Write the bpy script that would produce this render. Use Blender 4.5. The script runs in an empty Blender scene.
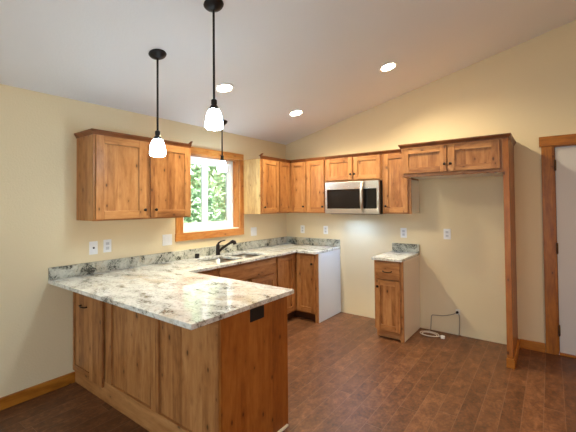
import bpy, bmesh, math, random
from mathutils import Vector, Matrix
random.seed(7)
S = bpy.context.scene
COL = S.collection

# ------------------------------------------------------------------ camera
def setup_camera():
    a, b, c = math.radians(36.7502), math.radians(1.1902), math.radians(-0.5313)
    F = Vector((-math.sin(a) * math.cos(b), math.cos(a) * math.cos(b), math.sin(b)))
    R = F.cross(Vector((0, 0, 1))).normalized()
    U = R.cross(F)
    R2 = R * math.cos(c) + U * math.sin(c)
    U2 = U * math.cos(c) - R * math.sin(c)
    cam = bpy.data.cameras.new('camera')
    cam.sensor_fit = 'HORIZONTAL'
    cam.sensor_width = 36
    cam.lens = 351.719 * 36 / 576
    cam.shift_y = -19.2141 / 576
    cam.clip_start = 0.05
    o = bpy.data.objects.new('camera', cam)
    m = Matrix((R2, U2, -F)).transposed().to_4x4()
    m.translation = (3.3344, -4.4201, 1.5207)
    o.matrix_world = m
    COL.objects.link(o)
    S.camera = o
setup_camera()

# ------------------------------------------------------------------ sky, daylight, exposure
S.view_settings.view_transform = 'Standard'
S.view_settings.look = 'None'
S.view_settings.gamma = 1
S.view_settings.use_curve_mapping = False
S.view_settings.exposure = -0.12

W = bpy.data.worlds.new('sky')
S.world = W
W.use_nodes = True
wn = W.node_tree.nodes
sky = wn.new('ShaderNodeTexSky')
sky.sky_type = 'HOSEK_WILKIE'
sky.turbidity = 6.0
sky.ground_albedo = 0.3
sky.sun_direction = (0.35, -0.3, 0.88)
bg = wn['Background']
W.node_tree.links.new(sky.outputs[0], bg.inputs[0])
bg.inputs[1].default_value = 9.0

def light(name, typ, loc, power, color, rot=(0, 0, 0), **kw):
    l = bpy.data.lights.new(name, typ)
    l.energy = power
    l.color = color
    for k, val in kw.items():
        setattr(l, k, val)
    o = bpy.data.objects.new(name, l)
    o.location = loc
    o.rotation_euler = rot
    COL.objects.link(o)
    return o

WARM = (1.0, 0.875, 0.59)
SOFT = (0.64, 0.85, 1.0)
DAY = (0.80, 0.90, 1.0)
PI = math.pi
light('sun', 'SUN', (4, -3, 9), 20.0, (1, 0.96, 0.9), Vector((-0.55, 0.3, -0.78)).to_track_quat('-Z', 'Y').to_euler(), angle=0.02)
# added fill lights out of view, set at made-up openings
light('added_rear_fill', 'AREA', (2.0, -6.55, 1.2), 33, (0.80, 1.0, 0.95), (PI / 2, 0, 0), shape='RECTANGLE', size=2.6, size_y=1.9)
light('added_side_fill', 'AREA', (6.45, -4.6, 1.5), 15, (1.0, 0.98, 0.85), (PI / 2, 0, PI / 2), shape='RECTANGLE', size=1.9, size_y=1.3)
pw = light('sink_window_portal', 'AREA', (-0.2, -1.5, 1.66), 1, (1, 1, 1), (0, -PI / 2, 0), shape='RECTANGLE', size=0.9, size_y=0.9)
pw.data.cycles.is_portal = True
CAN_W, PEND_E = 108, 43

# ------------------------------------------------------------------ node helper / materials
class NT:
    def __init__(s, name):
        s.m = bpy.data.materials.new(name)
        s.m.use_nodes = True
        s.t = s.m.node_tree
        s.n = s.t.nodes
        s.b = s.n['Principled BSDF']
        s.out = s.n['Material Output']
    def new(s, typ, ins=None, **props):
        nd = s.n.new('ShaderNode' + typ)
        for k, val in props.items():
            setattr(nd, k, val)
        for k, val in (ins or {}).items():
            s.put(nd.inputs[k], val)
        return nd
    def put(s, sock, val):
        if hasattr(val, 'is_output') or isinstance(val, bpy.types.NodeSocket):
            s.t.links.new(val, sock)
        else:
            sock.default_value = val
    def math(s, op, a, b=None, c=None):
        nd = s.n.new('ShaderNodeMath')
        nd.operation = op
        s.put(nd.inputs[0], a)
        if b is not None:
            s.put(nd.inputs[1], b)
        if c is not None:
            s.put(nd.inputs[2], c)
        return nd.outputs[0]
    def mix(s, f, a, b, mode='MIX'):
        nd = s.n.new('ShaderNodeMix')
        nd.data_type = 'RGBA'
        nd.blend_type = mode
        s.put(nd.inputs[0], f)
        s.put(nd.inputs[6], a)
        s.put(nd.inputs[7], b)
        return nd.outputs[2]
    def ramp(s, f, stops):
        nd = s.n.new('ShaderNodeValToRGB')
        el = nd.color_ramp.elements
        while len(el) < len(stops):
            el.new(0.5)
        for e, (p, c) in zip(el, stops):
            e.position = p
            e.color = c if len(c) == 4 else (*c, 1)
        s.put(nd.inputs[0], f)
        return nd.outputs[0]
    def maprange(s, v, a, b, c=0.0, d=1.0):
        nd = s.n.new('ShaderNodeMapRange')
        for i, x in enumerate((v, a, b, c, d)):
            s.put(nd.inputs[i], x)
        return nd.outputs[0]
    def coords(s):
        return s.n.new('ShaderNodeTexCoord').outputs['Object']
    def scaled(s, vec, sc, loc=(0, 0, 0)):
        nd = s.n.new('ShaderNodeMapping')
        s.t.links.new(vec, nd.inputs[0])
        nd.inputs['Scale'].default_value = sc
        nd.inputs['Location'].default_value = loc
        return nd.outputs[0]
    def noise(s, vec, scale, detail=3, rough=0.5, dist=0.0):
        nd = s.new('TexNoise', {'Vector': vec, 'Scale': scale, 'Detail': detail, 'Roughness': rough, 'Distortion': dist})
        return nd.outputs['Fac']
    def bump(s, h, strength, dist=0.01):
        nd = s.new('Bump', {'Height': h, 'Strength': strength, 'Distance': dist})
        s.t.links.new(nd.outputs[0], s.b.inputs['Normal'])

def srgb(r, g, b):
    f = lambda c: c / 255 / 12.92 if c <= 10 else ((c / 255 + 0.055) / 1.055) ** 2.4
    return (f(r), f(g), f(b), 1)

def plain(name, col, rough=0.5, metal=0.0, spec=0.5, emit=None):
    k = NT(name)
    k.b.inputs['Base Color'].default_value = col
    k.b.inputs['Roughness'].default_value = rough
    k.b.inputs['Metallic'].default_value = metal
    k.b.inputs['Specular IOR Level'].default_value = spec
    if emit:
        k.b.inputs['Emission Color'].default_value = emit[0]
        k.b.inputs['Emission Strength'].default_value = emit[1]
    return k

def wood(name, axis, light_c, mid_c, dark_c, rough=0.38, knots=True, stave=0.095):
    """knotty alder: grain runs along axis; glued staves of slightly different tone"""
    k = NT(name)
    co = k.coords()
    sep = k.new('SeparateXYZ', {'Vector': co})
    X, Y, Z = sep.outputs
    along, acr = {'z': (Z, k.math('ADD', X, Y)), 'x': (X, k.math('ADD', Y, Z)), 'y': (Y, k.math('ADD', X, Z))}[axis]
    oi = k.new('ObjectInfo').outputs['Random']
    off = k.math('MULTIPLY', oi, 7.3)
    acr = k.math('ADD', acr, off)
    st = k.math('FLOOR', k.math('DIVIDE', acr, stave))
    wnn = k.new('TexWhiteNoise', {'W': k.math('ADD', st, off)}, noise_dimensions='1D')
    sv = wnn.outputs['Value']
    al2 = k.math('ADD', along, k.math('MULTIPLY', sv, 9.0))
    v1 = k.new('CombineXYZ', {'X': k.math('MULTIPLY', acr, 11.0), 'Y': k.math('MULTIPLY', al2, 1.5), 'Z': off}).outputs[0]
    v2 = k.new('CombineXYZ', {'X': k.math('MULTIPLY', acr, 90.0), 'Y': k.math('MULTIPLY', al2, 7.0), 'Z': off}).outputs[0]
    v4 = k.new('CombineXYZ', {'X': k.math('MULTIPLY', acr, 26.0), 'Y': k.math('MULTIPLY', al2, 9.0), 'Z': off}).outputs[0]
    n1 = k.noise(v1, 1.0, 4, 0.55, 1.6)
    n2 = k.noise(v2, 1.0, 2, 0.5, 0.2)
    n4 = k.noise(v4, 1.0, 3, 0.6, 0.5)
    g = k.math('ADD', k.math('ADD', k.math('MULTIPLY', n1, 0.55), k.math('MULTIPLY', n2, 0.15)), k.math('MULTIPLY', n4, 0.3))
    g = k.math('ADD', g, k.math('MULTIPLY', k.math('SUBTRACT', sv, 0.5), 0.17))
    colr = k.ramp(g, [(0.30, dark_c), (0.50, mid_c), (0.70, light_c)])
    if knots:
        v3 = k.new('CombineXYZ', {'X': k.math('MULTIPLY', acr, 11.0), 'Y': k.math('MULTIPLY', k.math('ADD', along, off), 5.5), 'Z': 0.0}).outputs[0]
        vo = k.new('TexVoronoi', {'Vector': v3, 'Scale': 1.0}, voronoi_dimensions='2D')
        pick = k.new('SeparateColor', {0: vo.outputs['Color']}).outputs[0]
        dist = k.math('ADD', vo.outputs['Distance'], k.math('MULTIPLY', pick, 0.24))
        kn = k.maprange(dist, 0.06, 0.13, 1.0, 0.0)
        ha = k.maprange(dist, 0.10, 0.34, 1.0, 0.0)
        colr = k.mix(k.math('MULTIPLY', ha, 0.40), colr, dark_c)
        colr = k.mix(k.math('MULTIPLY', kn, 0.8), colr, (dark_c[0] * 0.25, dark_c[1] * 0.22, dark_c[2] * 0.2, 1))
    k.t.links.new(colr, k.b.inputs['Base Color'])
    k.b.inputs['Roughness'].default_value = rough
    k.b.inputs['Specular IOR Level'].default_value = 0.4
    k.bump(n2, 0.06, 0.004)
    return k.m

AL = srgb(194, 140, 88), srgb(172, 116, 67), srgb(126, 76, 40)
WZ, WX, WY = (wood('alder_' + a, a, *AL) for a in 'zxy')
TR = srgb(192, 128, 48), srgb(172, 106, 31), srgb(130, 74, 18)
TZ, TX, TY = (wood('fir_trim_' + a, a, *TR, knots=True, stave=0.3) for a in 'zxy')

EZ = wood('dim_lit_alder_z', 'z', srgb(172, 108, 46), srgb(150, 86, 30), srgb(114, 60, 18), stave=0.11)  # alder darkened to orange: dim warm light on the end panels, put into the colour
CRX, CRY = (wood('shaded_crown_alder_' + a, a, srgb(144, 90, 50), srgb(120, 70, 37), srgb(88, 50, 25)) for a in 'xy')  # deeper stain, with the shade under the moulding painted into it
HZ, HY = (wood('window_trim_' + a, a, srgb(208, 146, 78), srgb(188, 118, 54), srgb(148, 82, 32), stave=0.3) for a in 'zy')

def wall_paint(name, col, bump=0.25, scale=70):
    k = NT(name)
    co = k.coords()
    n = k.noise(co, scale, 3, 0.6)
    m = k.noise(co, 1.1, 2)
    c2 = tuple(c * 0.95 for c in col[:3]) + (1,)
    k.t.links.new(k.mix(m, col, c2), k.b.inputs['Base Color'])
    k.b.inputs['Roughness'].default_value = 0.75
    k.b.inputs['Specular IOR Level'].default_value = 0.25
    k.bump(n, bump, 0.006)
    return k.m
WALL = wall_paint('cream_wall_paint', srgb(230, 213, 178))
CEIL = wall_paint('white_ceiling_paint', srgb(232, 233, 236), 0.2, 60)

def floor_mat():
    k = NT('brown_plank_floor')
    sep = k.new('SeparateXYZ', {'Vector': k.coords()})
    X, Y, Z = sep.outputs
    PW, PL = 0.1235, 1.22
    u = k.math('DIVIDE', k.math('SUBTRACT', X, 2.893), PW)
    row = k.math('FLOOR', u)
    fu = k.math('SUBTRACT', u, row)
    rn = k.new('TexWhiteNoise', {'W': row}, noise_dimensions='1D').outputs['Value']
    vv = k.math('ADD', k.math('DIVIDE', Y, PL), k.math('MULTIPLY', rn, 5.0))
    pl = k.math('FLOOR', vv)
    fv = k.math('SUBTRACT', vv, pl)
    pid = k.new('CombineXYZ', {'X': row, 'Y': pl, 'Z': 0.0}).outputs[0]
    pn = k.new('TexWhiteNoise', {'Vector': pid}, noise_dimensions='3D').outputs['Value']
    eu = k.math('MULTIPLY', k.math('MINIMUM', fu, k.math('SUBTRACT', 1.0, fu)), PW)
    ev = k.math('MULTIPLY', k.math('MINIMUM', fv, k.math('SUBTRACT', 1.0, fv)), PL)
    e = k.math('MINIMUM', eu, ev)
    seam = k.maprange(e, 0.0008, 0.0028, 1.0, 0.0)
    g1 = k.noise(k.new('CombineXYZ', {'X': k.math('MULTIPLY', X, 15.0), 'Y': k.math('MULTIPLY', Y, 9.0), 'Z': k.math('MULTIPLY', pn, 30.0)}).outputs[0], 1.0, 5, 0.62, 0.6)
    g2 = k.noise(k.new('CombineXYZ', {'X': k.math('MULTIPLY', X, 60.0), 'Y': k.math('MULTIPLY', Y, 38.0), 'Z': pn}).outputs[0], 1.0, 3, 0.6)
    g = k.math('ADD', k.math('ADD', k.math('MULTIPLY', g1, 0.5), k.math('MULTIPLY', g2, 0.5)), k.math('MULTIPLY', k.math('SUBTRACT', pn, 0.5), 0.10))
    c = k.ramp(g, [(0.32, srgb(70, 43, 24)), (0.5, srgb(106, 68, 43)), (0.68, srgb(142, 98, 68))])
    c = k.mix(k.math('MULTIPLY', seam, 0.45), c, srgb(150, 114, 90))  # lighter seams: glint of the plank bevels painted into the colour
    k.t.links.new(c, k.b.inputs['Base Color'])
    k.put(k.b.inputs['Roughness'], k.maprange(g2, 0.3, 0.7, 0.36, 0.5))
    k.b.inputs['Specular IOR Level'].default_value = 0.45
    h = k.math('ADD', k.math('MULTIPLY', g2, 0.4), k.math('MULTIPLY', seam, -1.0))
    k.bump(h, 0.25, 0.003)
    return k.m
FLOOR = floor_mat()

def granite(name, base, tint, blot, bias, rough=0.06):
    k = NT(name)
    co = k.coords()
    w = k.new('TexNoise', {'Vector': co, 'Scale': 5.0, 'Detail': 4.0})
    warped = k.new('VectorMath', {0: co, 1: k.new('VectorMath', {0: w.outputs['Color'], 'Scale': 0.22}, operation='SCALE').outputs[0]}, operation='ADD').outputs[0]
    st = k.scaled(warped, (5.0, 10.0, 9.0))
    big = k.noise(st, 1.0, 5, 0.65, 0.4)
    fine = k.noise(co, 34.0, 4, 0.65)
    speck = k.new('TexVoronoi', {'Vector': co, 'Scale': 120.0}).outputs['Color']
    sp = k.new('SeparateColor', {0: speck}).outputs[0]
    c = k.ramp(fine, [(0.22, tint), (0.48, base), (0.72, (min(1, base[0] * 1.12), min(1, base[1] * 1.12), min(1, base[2] * 1.14)))])
    tan = k.noise(k.scaled(warped, (3.0, 5.0, 4.0), (3, 7, 1)), 1.0, 4, 0.6)
    c = k.mix(k.maprange(tan, 0.52, 0.72, 0.0, 0.55), c, srgb(186, 160, 118))
    veins = k.maprange(k.math('ADD', big, k.math('MULTIPLY', k.math('SUBTRACT', fine, 0.5), 0.5)), bias, bias + 0.2, 0.0, 1.0)
    c = k.mix(k.math('MULTIPLY', veins, 0.75), c, tint)
    core = k.maprange(k.math('ADD', big, k.math('MULTIPLY', k.math('SUBTRACT', sp, 0.5), 0.16)), bias + 0.13, bias + 0.2, 0.0, 1.0)
    c = k.mix(k.math('MULTIPLY', core, 0.85), c, blot)
    dots = k.maprange(k.math('ADD', sp, k.math('MULTIPLY', big, 0.5)), 1.13, 1.22, 0.0, 1.0)
    c = k.mix(k.math('MULTIPLY', dots, 0.4), c, blot)
    k.t.links.new(c, k.b.inputs['Base Color'])
    k.b.inputs['Roughness'].default_value = rough
    k.b.inputs['Specular IOR Level'].default_value = 0.9
    return k.m
GRAN = granite('white_granite', srgb(226, 227, 224), srgb(142, 140, 132), srgb(80, 76, 68), 0.485)
GRANS = granite('grey_granite_splash', srgb(200, 199, 186), srgb(122, 126, 114), srgb(36, 38, 34), 0.43, 0.25)

BRONZE = plain('dark_bronze', srgb(38, 28, 24), 0.38, 0.6).m
BLACK = plain('black_metal', srgb(22, 18, 18), 0.4, 0.3).m
WHITE = plain('white_plastic', srgb(236, 236, 238), 0.35).m
SLOT = plain('dark_slot', srgb(40, 38, 36), 0.6).m
LSLOT = plain('grey_outlet_slot', srgb(120, 118, 120), 0.6).m
GREYP = plain('grey_slot', srgb(205, 205, 210), 0.5).m
VINYL = plain('white_vinyl', srgb(250, 251, 252), 0.35).m
MELA = plain('pale_maple_melamine', srgb(232, 226, 212), 0.45).m
WPAN = plain('white_cabinet_side', srgb(224, 228, 234), 0.45).m
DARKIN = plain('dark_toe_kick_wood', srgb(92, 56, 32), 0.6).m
DOORP = plain('grey_white_door_paint', srgb(206, 204, 202), 0.5).m
RUBBER = plain('black_plastic', srgb(18, 18, 20), 0.35).m
GLASSB = plain('black_glass', srgb(14, 13, 13), 0.12, 0, 0.5).m
MWIN = plain('dark_oven_screen', srgb(26, 22, 20), 0.25, 0, 0.3).m
CHROME = plain('chrome', srgb(225, 225, 225), 0.15, 1.0).m
CABLE = plain('white_cable_jacket', srgb(214, 208, 198), 0.5).m
GCABLE = plain('grey_cable_jacket', srgb(150, 138, 124), 0.5).m
BRASS = plain('dull_hinge_metal', srgb(96, 74, 52), 0.4, 0.7).m
def steel():
    k = plain('brushed_stainless', srgb(208, 202, 192), 0.26, 1.0)
    v = k.scaled(k.coords(), (3, 3, 260))
    n = k.noise(v, 1.0, 2)
    k.put(k.b.inputs['Roughness'], k.maprange(n, 0.3, 0.7, 0.27, 0.33))
    return k.m
STEEL = steel()
SINKS = plain('sink_stainless', srgb(150, 150, 146), 0.28, 1.0).m
LAMPG = plain('lit_opal_glass', srgb(250, 246, 238), 0.3, emit=((0.64, 0.85, 1.0, 1), PEND_E)).m
LENS = plain('lit_downlight_lens', srgb(250, 246, 238), 0.4, emit=((1.0, 0.875, 0.59, 1), 80.0)).m
COOKL = plain('lit_cooktop_lamp_lens', srgb(250, 250, 255), 0.4, emit=((0.6, 0.78, 1.0, 1), 12.0)).m
def glass():
    k = NT('window_glass')
    tr = k.new('BsdfTransparent', {'Color': (0.97, 0.99, 0.98, 1)})
    gl = k.new('BsdfGlossy', {'Roughness': 0.02})
    fr = k.new('Fresnel', {'IOR': 1.45})
    mx = k.new('MixShader', {0: fr.outputs[0], 1: tr.outputs[0], 2: gl.outputs[0]})
    k.t.links.new(mx.outputs[0], k.out.inputs[0])
    return k.m
GLASS = glass()
def leaf(name, a, b):
    k = NT(name)
    n = k.noise(k.coords(), 2.2, 3)
    k.t.links.new(k.ramp(n, [(0.35, a), (0.65, b)]), k.b.inputs['Base Color'])
    k.b.inputs['Roughness'].default_value = 0.5
    return k.m
LEAF = leaf('green_leaves', srgb(140, 178, 134), srgb(200, 226, 184))
LEAF2 = leaf('pale_leaves', srgb(160, 196, 156), srgb(216, 236, 206))
BARK = plain('bark', srgb(96, 78, 62), 0.9).m
GRASS = leaf('grass_ground', srgb(110, 130, 84), srgb(160, 168, 120))

# ------------------------------------------------------------------ mesh helpers
class MB:
    def __init__(s):
        s.bm = bmesh.new()
    def box(s, x0, x1, y0, y1, z0, z1, mi=0, bev=0.0):
        x0, x1 = sorted((x0, x1)); y0, y1 = sorted((y0, y1)); z0, z1 = sorted((z0, z1))
        b = bmesh.new()
        vs = [b.verts.new((x, y, z)) for x in (x0, x1) for y in (y0, y1) for z in (z0, z1)]
        for f in ((0, 1, 3, 2), (4, 6, 7, 5), (0, 4, 5, 1), (2, 3, 7, 6), (0, 2, 6, 4), (1, 5, 7, 3)):
            b.faces.new([vs[i] for i in f])
        if bev:
            bmesh.ops.bevel(b, geom=list(b.edges), offset=bev, segments=2, profile=0.5, affect='EDGES')
        s.merge(b, mi)
        return s
    def merge(s, b, mi=0, smooth=False, mat=None):
        if mat is not None:
            b.transform(mat)
        bmesh.ops.recalc_face_normals(b, faces=b.faces)
        mp = {v: s.bm.verts.new(v.co) for v in b.verts}
        for f in b.faces:
            try:
                nf = s.bm.faces.new([mp[v] for v in f.verts])
                nf.material_index = mi
                nf.smooth = smooth
            except ValueError:
                pass
        b.free()
    def prism(s, pts, lo, hi, axis='y', mi=0, bev=0.0):
        """polygon extruded along axis; pts are the two other coordinates in order"""
        b = bmesh.new()
        def P(p, h):
            return {'x': (h, p[0], p[1]), 'y': (p[0], h, p[1]), 'z': (p[0], p[1], h)}[axis]
        A = [b.verts.new(P(p, lo)) for p in pts]
        B = [b.verts.new(P(p, hi)) for p in pts]
        n = len(pts)
        b.faces.new(A); b.faces.new(B)
        for i in range(n):
            b.faces.new((A[i], A[(i + 1) % n], B[(i + 1) % n], B[i]))
        if bev:
            bmesh.ops.bevel(b, geom=list(b.edges), offset=bev, segments=2, profile=0.5, affect='EDGES')
        s.merge(b, mi)
        return s
    def lathe(s, prof, center=(0, 0, 0), direction=(0, 0, 1), seg=24, mi=0, smooth=True):
        b = bmesh.new()
        rings = []
        for r, h in prof:
            if r < 1e-5:
                rings.append([b.verts.new((0, 0, h))])
            else:
                rings.append([b.verts.new((r * math.cos(2 * PI * i / seg), r * math.sin(2 * PI * i / seg), h)) for i in range(seg)])
        for A, B in zip(rings, rings[1:]):
            for i in range(seg):
                j = (i + 1) % seg
                if len(A) == 1 and len(B) == 1:
                    continue
                if len(A) == 1:
                    b.faces.new((A[0], B[i], B[j]))
                elif len(B) == 1:
                    b.faces.new((A[i], A[j], B[0]))
                else:
                    b.faces.new((A[i], A[j], B[j], B[i]))
        m = Matrix.Translation(Vector(center)) @ Vector(direction).to_track_quat('Z', 'Y').to_matrix().to_4x4()
        s.merge(b, mi, smooth, m)
        return s
    def tube(s, pts, r, seg=10, mi=0):
        pts = [Vector(p) for p in pts]
        rr = r if isinstance(r, (list, tuple)) else [r] * len(pts)
        b = bmesh.new()
        rings = []
        up = Vector((0, 0, 1))
        for i, p in enumerate(pts):
            d = (pts[min(i + 1, len(pts) - 1)] - pts[max(i - 1, 0)]).normalized()
            ref = up if abs(d.dot(up)) < 0.95 else Vector((1, 0, 0))
            a = d.cross(ref).normalized()
            c = a.cross(d)
            if rings:
                pa = prev - d * prev.dot(d)
                if pa.length > 1e-4:
                    a = pa.normalized(); c = a.cross(d)
            prev = a
            rings.append([b.verts.new(p + (a * math.cos(2 * PI * k / seg) + c * math.sin(2 * PI * k / seg)) * rr[i]) for k in range(seg)])
        for A, B in zip(rings, rings[1:]):
            for k in range(seg):
                b.faces.new((A[k], A[(k + 1) % seg], B[(k + 1) % seg], B[k]))
        b.faces.new(rings[0][::-1]); b.faces.new(rings[-1])
        s.merge(b, mi, True)
        return s
    def sweep(s, path, prof, z0=0.0, mi=0):
        """profile [(offset to the right of the path, z)] along a mitred horizontal path"""
        P = [Vector(p) for p in path]
        b = bmesh.new()
        rings = []
        for i, p in enumerate(P):
            ns = []
            if i > 0:
                d = (P[i] - P[i - 1]).normalized(); ns.append(Vector((d.y, -d.x)))
            if i < len(P) - 1:
                d = (P[i + 1] - P[i]).normalized(); ns.append(Vector((d.y, -d.x)))
            n = ns[0] if len(ns) == 1 else (ns[0] + ns[1]) / (1 + ns[0].dot(ns[1]))
            rings.append([b.verts.new((p.x + n.x * o, p.y + n.y * o, z0 + z)) for o, z in prof])
        m = len(prof)
        for A, B in zip(rings, rings[1:]):
            for k in range(m):
                b.faces.new((A[k], A[(k + 1) % m], B[(k + 1) % m], B[k]))
        b.faces.new(rings[0]); b.faces.new(rings[-1][::-1])
        s.merge(b, mi)
        return s

def wloc(o):
    v = Vector((0, 0, 0))
    while o is not None:
        v = v + o.location
        o = o.parent
    return v

def obj(name, mb, mats, parent=None, kind=None, label=None, loc=None):
    """one mesh object; mb is in world coordinates"""
    base = wloc(parent) if parent else Vector(loc or (0, 0, 0))
    bmesh.ops.translate(mb.bm, verts=mb.bm.verts, vec=-base)
    me = bpy.data.meshes.new(name)
    mb.bm.to_mesh(me)
    mb.bm.free()
    for m in (mats if isinstance(mats, (list, tuple)) else [mats]):
        me.materials.append(m)
    o = bpy.data.objects.new(name, me)
    COL.objects.link(o)
    if parent:
        o.parent = parent
    elif loc:
        o.location = loc
    if kind:
        o['kind'] = kind
    if label:
        o['label'] = label
    return o

def tag(o, label, cat, group=None):
    o['label'] = label
    o['category'] = cat
    if group:
        o['group'] = group
    return o

def thing(name, loc, label, cat, group=None):
    o = bpy.data.objects.new(name, None)
    o.location = loc
    o.empty_display_size = 0.1
    COL.objects.link(o)
    return tag(o, label, cat, group)

def struct(name, loc=(0, 0, 0)):
    o = bpy.data.objects.new(name, None)
    o.location = loc
    COL.objects.link(o)
    o['kind'] = 'structure'
    return o

# ------------------------------------------------------------------ the setting
H0, SL = 2.455, 0.2355                       # sloped ceiling: height at the window wall, rise per metre
RX, RY, T = 6.5, -6.6, 0.15
cz = lambda x: H0 + SL * x
obj('floor', MB().box(-0.0, RX, RY, 0.0, -0.1, 0.0), FLOOR, kind='structure')
obj('ceiling', MB().prism([(-0.16, cz(-0.16)), (RX + T, cz(RX + T)), (RX + T, cz(RX + T) + 0.2), (-0.16, cz(-0.16) + 0.2)], RY - T, T), CEIL, kind='structure')
WY0, WY1, WZ0, WZ1 = -1.952, -1.045, 1.205, 2.117
w = MB()
w.box(-T, 0, RY - T, WY0, -0.1, H0 - 0.036).box(-T, 0, WY1, 0.0, -0.1, H0 - 0.036)
w.box(-T, 0, WY0, WY1, -0.1, WZ0).box(-T, 0, WY0, WY1, WZ1, H0 - 0.036)
w.prism([(-T, H0 - 0.036), (0, H0 - 0.036), (0, H0)], RY, 0)
obj('wall_left', w, WALL, kind='structure')
DX0, DX1, DZ = 3.355, 4.285, 2.085
w = MB()
w.prism([(-T, -0.1), (DX0, -0.1), (DX0, cz(DX0)), (-T, cz(-T))], 0, T)
w.prism([(DX0, DZ), (DX1, DZ), (DX1, cz(DX1)), (DX0, cz(DX0))], 0, T)
w.prism([(DX1, -0.1), (RX + T, -0.1), (RX + T, cz(RX + T)), (DX1, cz(DX1))], 0, T)
obj('wall_back', w, WALL, kind='structure')
w = MB()
w.box(RX, RX + T, RY, -5.6, -0.1, cz(RX)).box(RX, RX + T, -3.6, 0, -0.1, cz(RX))
w.box(RX, RX + T, -5.6, -3.6, -0.1, 0.8).box(RX, RX + T, -5.6, -3.6, 2.2, cz(RX))
obj('wall_right', w, WALL, kind='structure')
w = MB()
w.prism([(-T, -0.1), (1.6, -0.1), (1.6, cz(1.6)), (-T, cz(-T))], RY - T, RY)
w.prism([(1.6, 2.15), (4.4, 2.15), (4.4, cz(4.4)), (1.6, cz(1.6))], RY - T, RY)
w.prism([(4.4, -0.1), (RX + T, -0.1), (RX + T, cz(RX + T)), (4.4, cz(4.4))], RY - T, RY)
obj('wall_front', w, WALL, kind='structure')
BB = [(0.0, 0.0), (0.016, 0.0), (0.016, 0.082), (0.012, 0.089), (0.0, 0.089)]
obj('baseboard_left', MB().sweep([(0.001, RY + 0.02), (0.001, -3.072)], BB, 0.001), TY, kind='structure')
obj('baseboard_back', MB().sweep([(3.048, -0.001), (3.263, -0.001)], BB, 0.001).sweep([(4.38, -0.001), (RX, -0.001)], BB, 0.001), TX, kind='structure')

# window over the sink
win = struct('window_1', (0, -1.5, WZ0))
cs = MB()
cs.box(0.0, 0.022, -2.045, -1.955, 1.205, 2.117, 0, 0.002).box(0.0, 0.022, -1.042, -0.979, 1.205, 2.117, 0, 0.002)
cs.box(0.0, 0.024, -2.05, -0.979, 2.117, 2.195, 1, 0.002).box(0.0, 0.024, -2.05, -0.979, 1.118, 1.205, 1, 0.002)
obj('window_casing', cs, [HZ, HY], win)
jb = MB()
jb.box(-0.135, 0.0, WY1 - 0.012, WY1 - 0.0005, WZ0, WZ1).box(-0.135, 0.0, WY0 + 0.0005, WY0 + 0.012, WZ0, WZ1)
obj('jamb', jb, HZ, win)
obj('head_jamb', MB().box(-0.135, 0.0, WY0 + 0.012, WY1 - 0.012, WZ1 - 0.012, WZ1 - 0.0005), HY, win)
obj('window_sill', MB().box(-0.135, 0.0, WY0 + 0.012, WY1 - 0.012, WZ0 + 0.0005, WZ0 + 0.014), VINYL, win)
a0, a1, b0, b1 = WY0 + 0.013, WY1 - 0.013, WZ0 + 0.015, WZ1 - 0.013
fr = MB()
fw = 0.042
fr.box(-0.148, -0.10, a0, a0 + fw, b0, b1, 0, 0.003).box(-0.148, -0.10, a1 - fw, a1, b0, b1, 0, 0.003)
fr.box(-0.148, -0.10, a0 + fw, a1 - fw, b0, b0 + fw, 0, 0.003).box(-0.148, -0.10, a0 + fw, a1 - fw, b1 - fw, b1, 0, 0.003)
obj('window_frame', fr, VINYL, win)
ym = -1.535
for nm, y0, y1, xx in (('sliding_sash', a0 + fw, ym + 0.045, -0.118), ('fixed_sash', ym - 0.01, a1 - fw, -0.138)):
    sm = MB()
    q = 0.046
    z0, z1 = b0 + fw, b1 - fw
    qr = 0.088 if nm == 'sliding_sash' else q
    sm.box(xx - 0.012, xx + 0.012, y0, y0 + q, z0, z1, 0, 0.002).box(xx - 0.012, xx + 0.012, y1 - qr, y1, z0, z1, 0, 0.002)
    sm.box(xx - 0.012, xx + 0.012, y0 + q, y1 - qr, z0, z0 + q, 0, 0.002).box(xx - 0.012, xx + 0.012, y0 + q, y1 - qr, z1 - q, z1, 0, 0.002)
    so = obj(nm, sm, VINYL, win)
    obj('glass_pane', MB().box(xx - 0.003, xx + 0.003, y0 + q, y1 - qr, z0 + q, z1 - q), GLASS, so)
obj('sash_latch', MB().box(-0.106, -0.092, ym - 0.008, ym + 0.012, 1.63, 1.69, 0, 0.004), GREYP, win)
for nm, fr_ in (('added_side_window', (RX, -5.6, -3.6, 0.8, 2.2)),):  # unseen window, added to go with the side fill light
    w2 = struct(nm, (RX, -4.6, 0.8))
    m = MB()
    x, y0, y1, z0, z1 = fr_
    m.box(x + 0.03, x + 0.1, y0, y0 + 0.06, z0, z1).box(x + 0.03, x + 0.1, y1 - 0.06, y1, z0, z1).box(x + 0.03, x + 0.1, y0 + 0.06, y1 - 0.06, z0, z0 + 0.06).box(x + 0.03, x + 0.1, y0 + 0.06, y1 - 0.06, z1 - 0.06, z1)
    obj('window_frame', m, VINYL, w2)
d2 = struct('added_patio_door', (3.0, RY, 0))  # unseen patio door, added to go with the rear fill light
m = MB()
m.box(1.6, 1.68, RY - 0.1, RY - 0.03, 0, 2.15).box(4.32, 4.4, RY - 0.1, RY - 0.03, 0, 2.15).box(2.96, 3.04, RY - 0.1, RY - 0.03, 0.06, 2.08).box(1.68, 4.32, RY - 0.1, RY - 0.03, 2.08, 2.15).box(1.68, 4.32, RY - 0.1, RY - 0.03, 0, 0.06)
obj('added_patio_door_frame', m, VINYL, d2)

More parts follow.
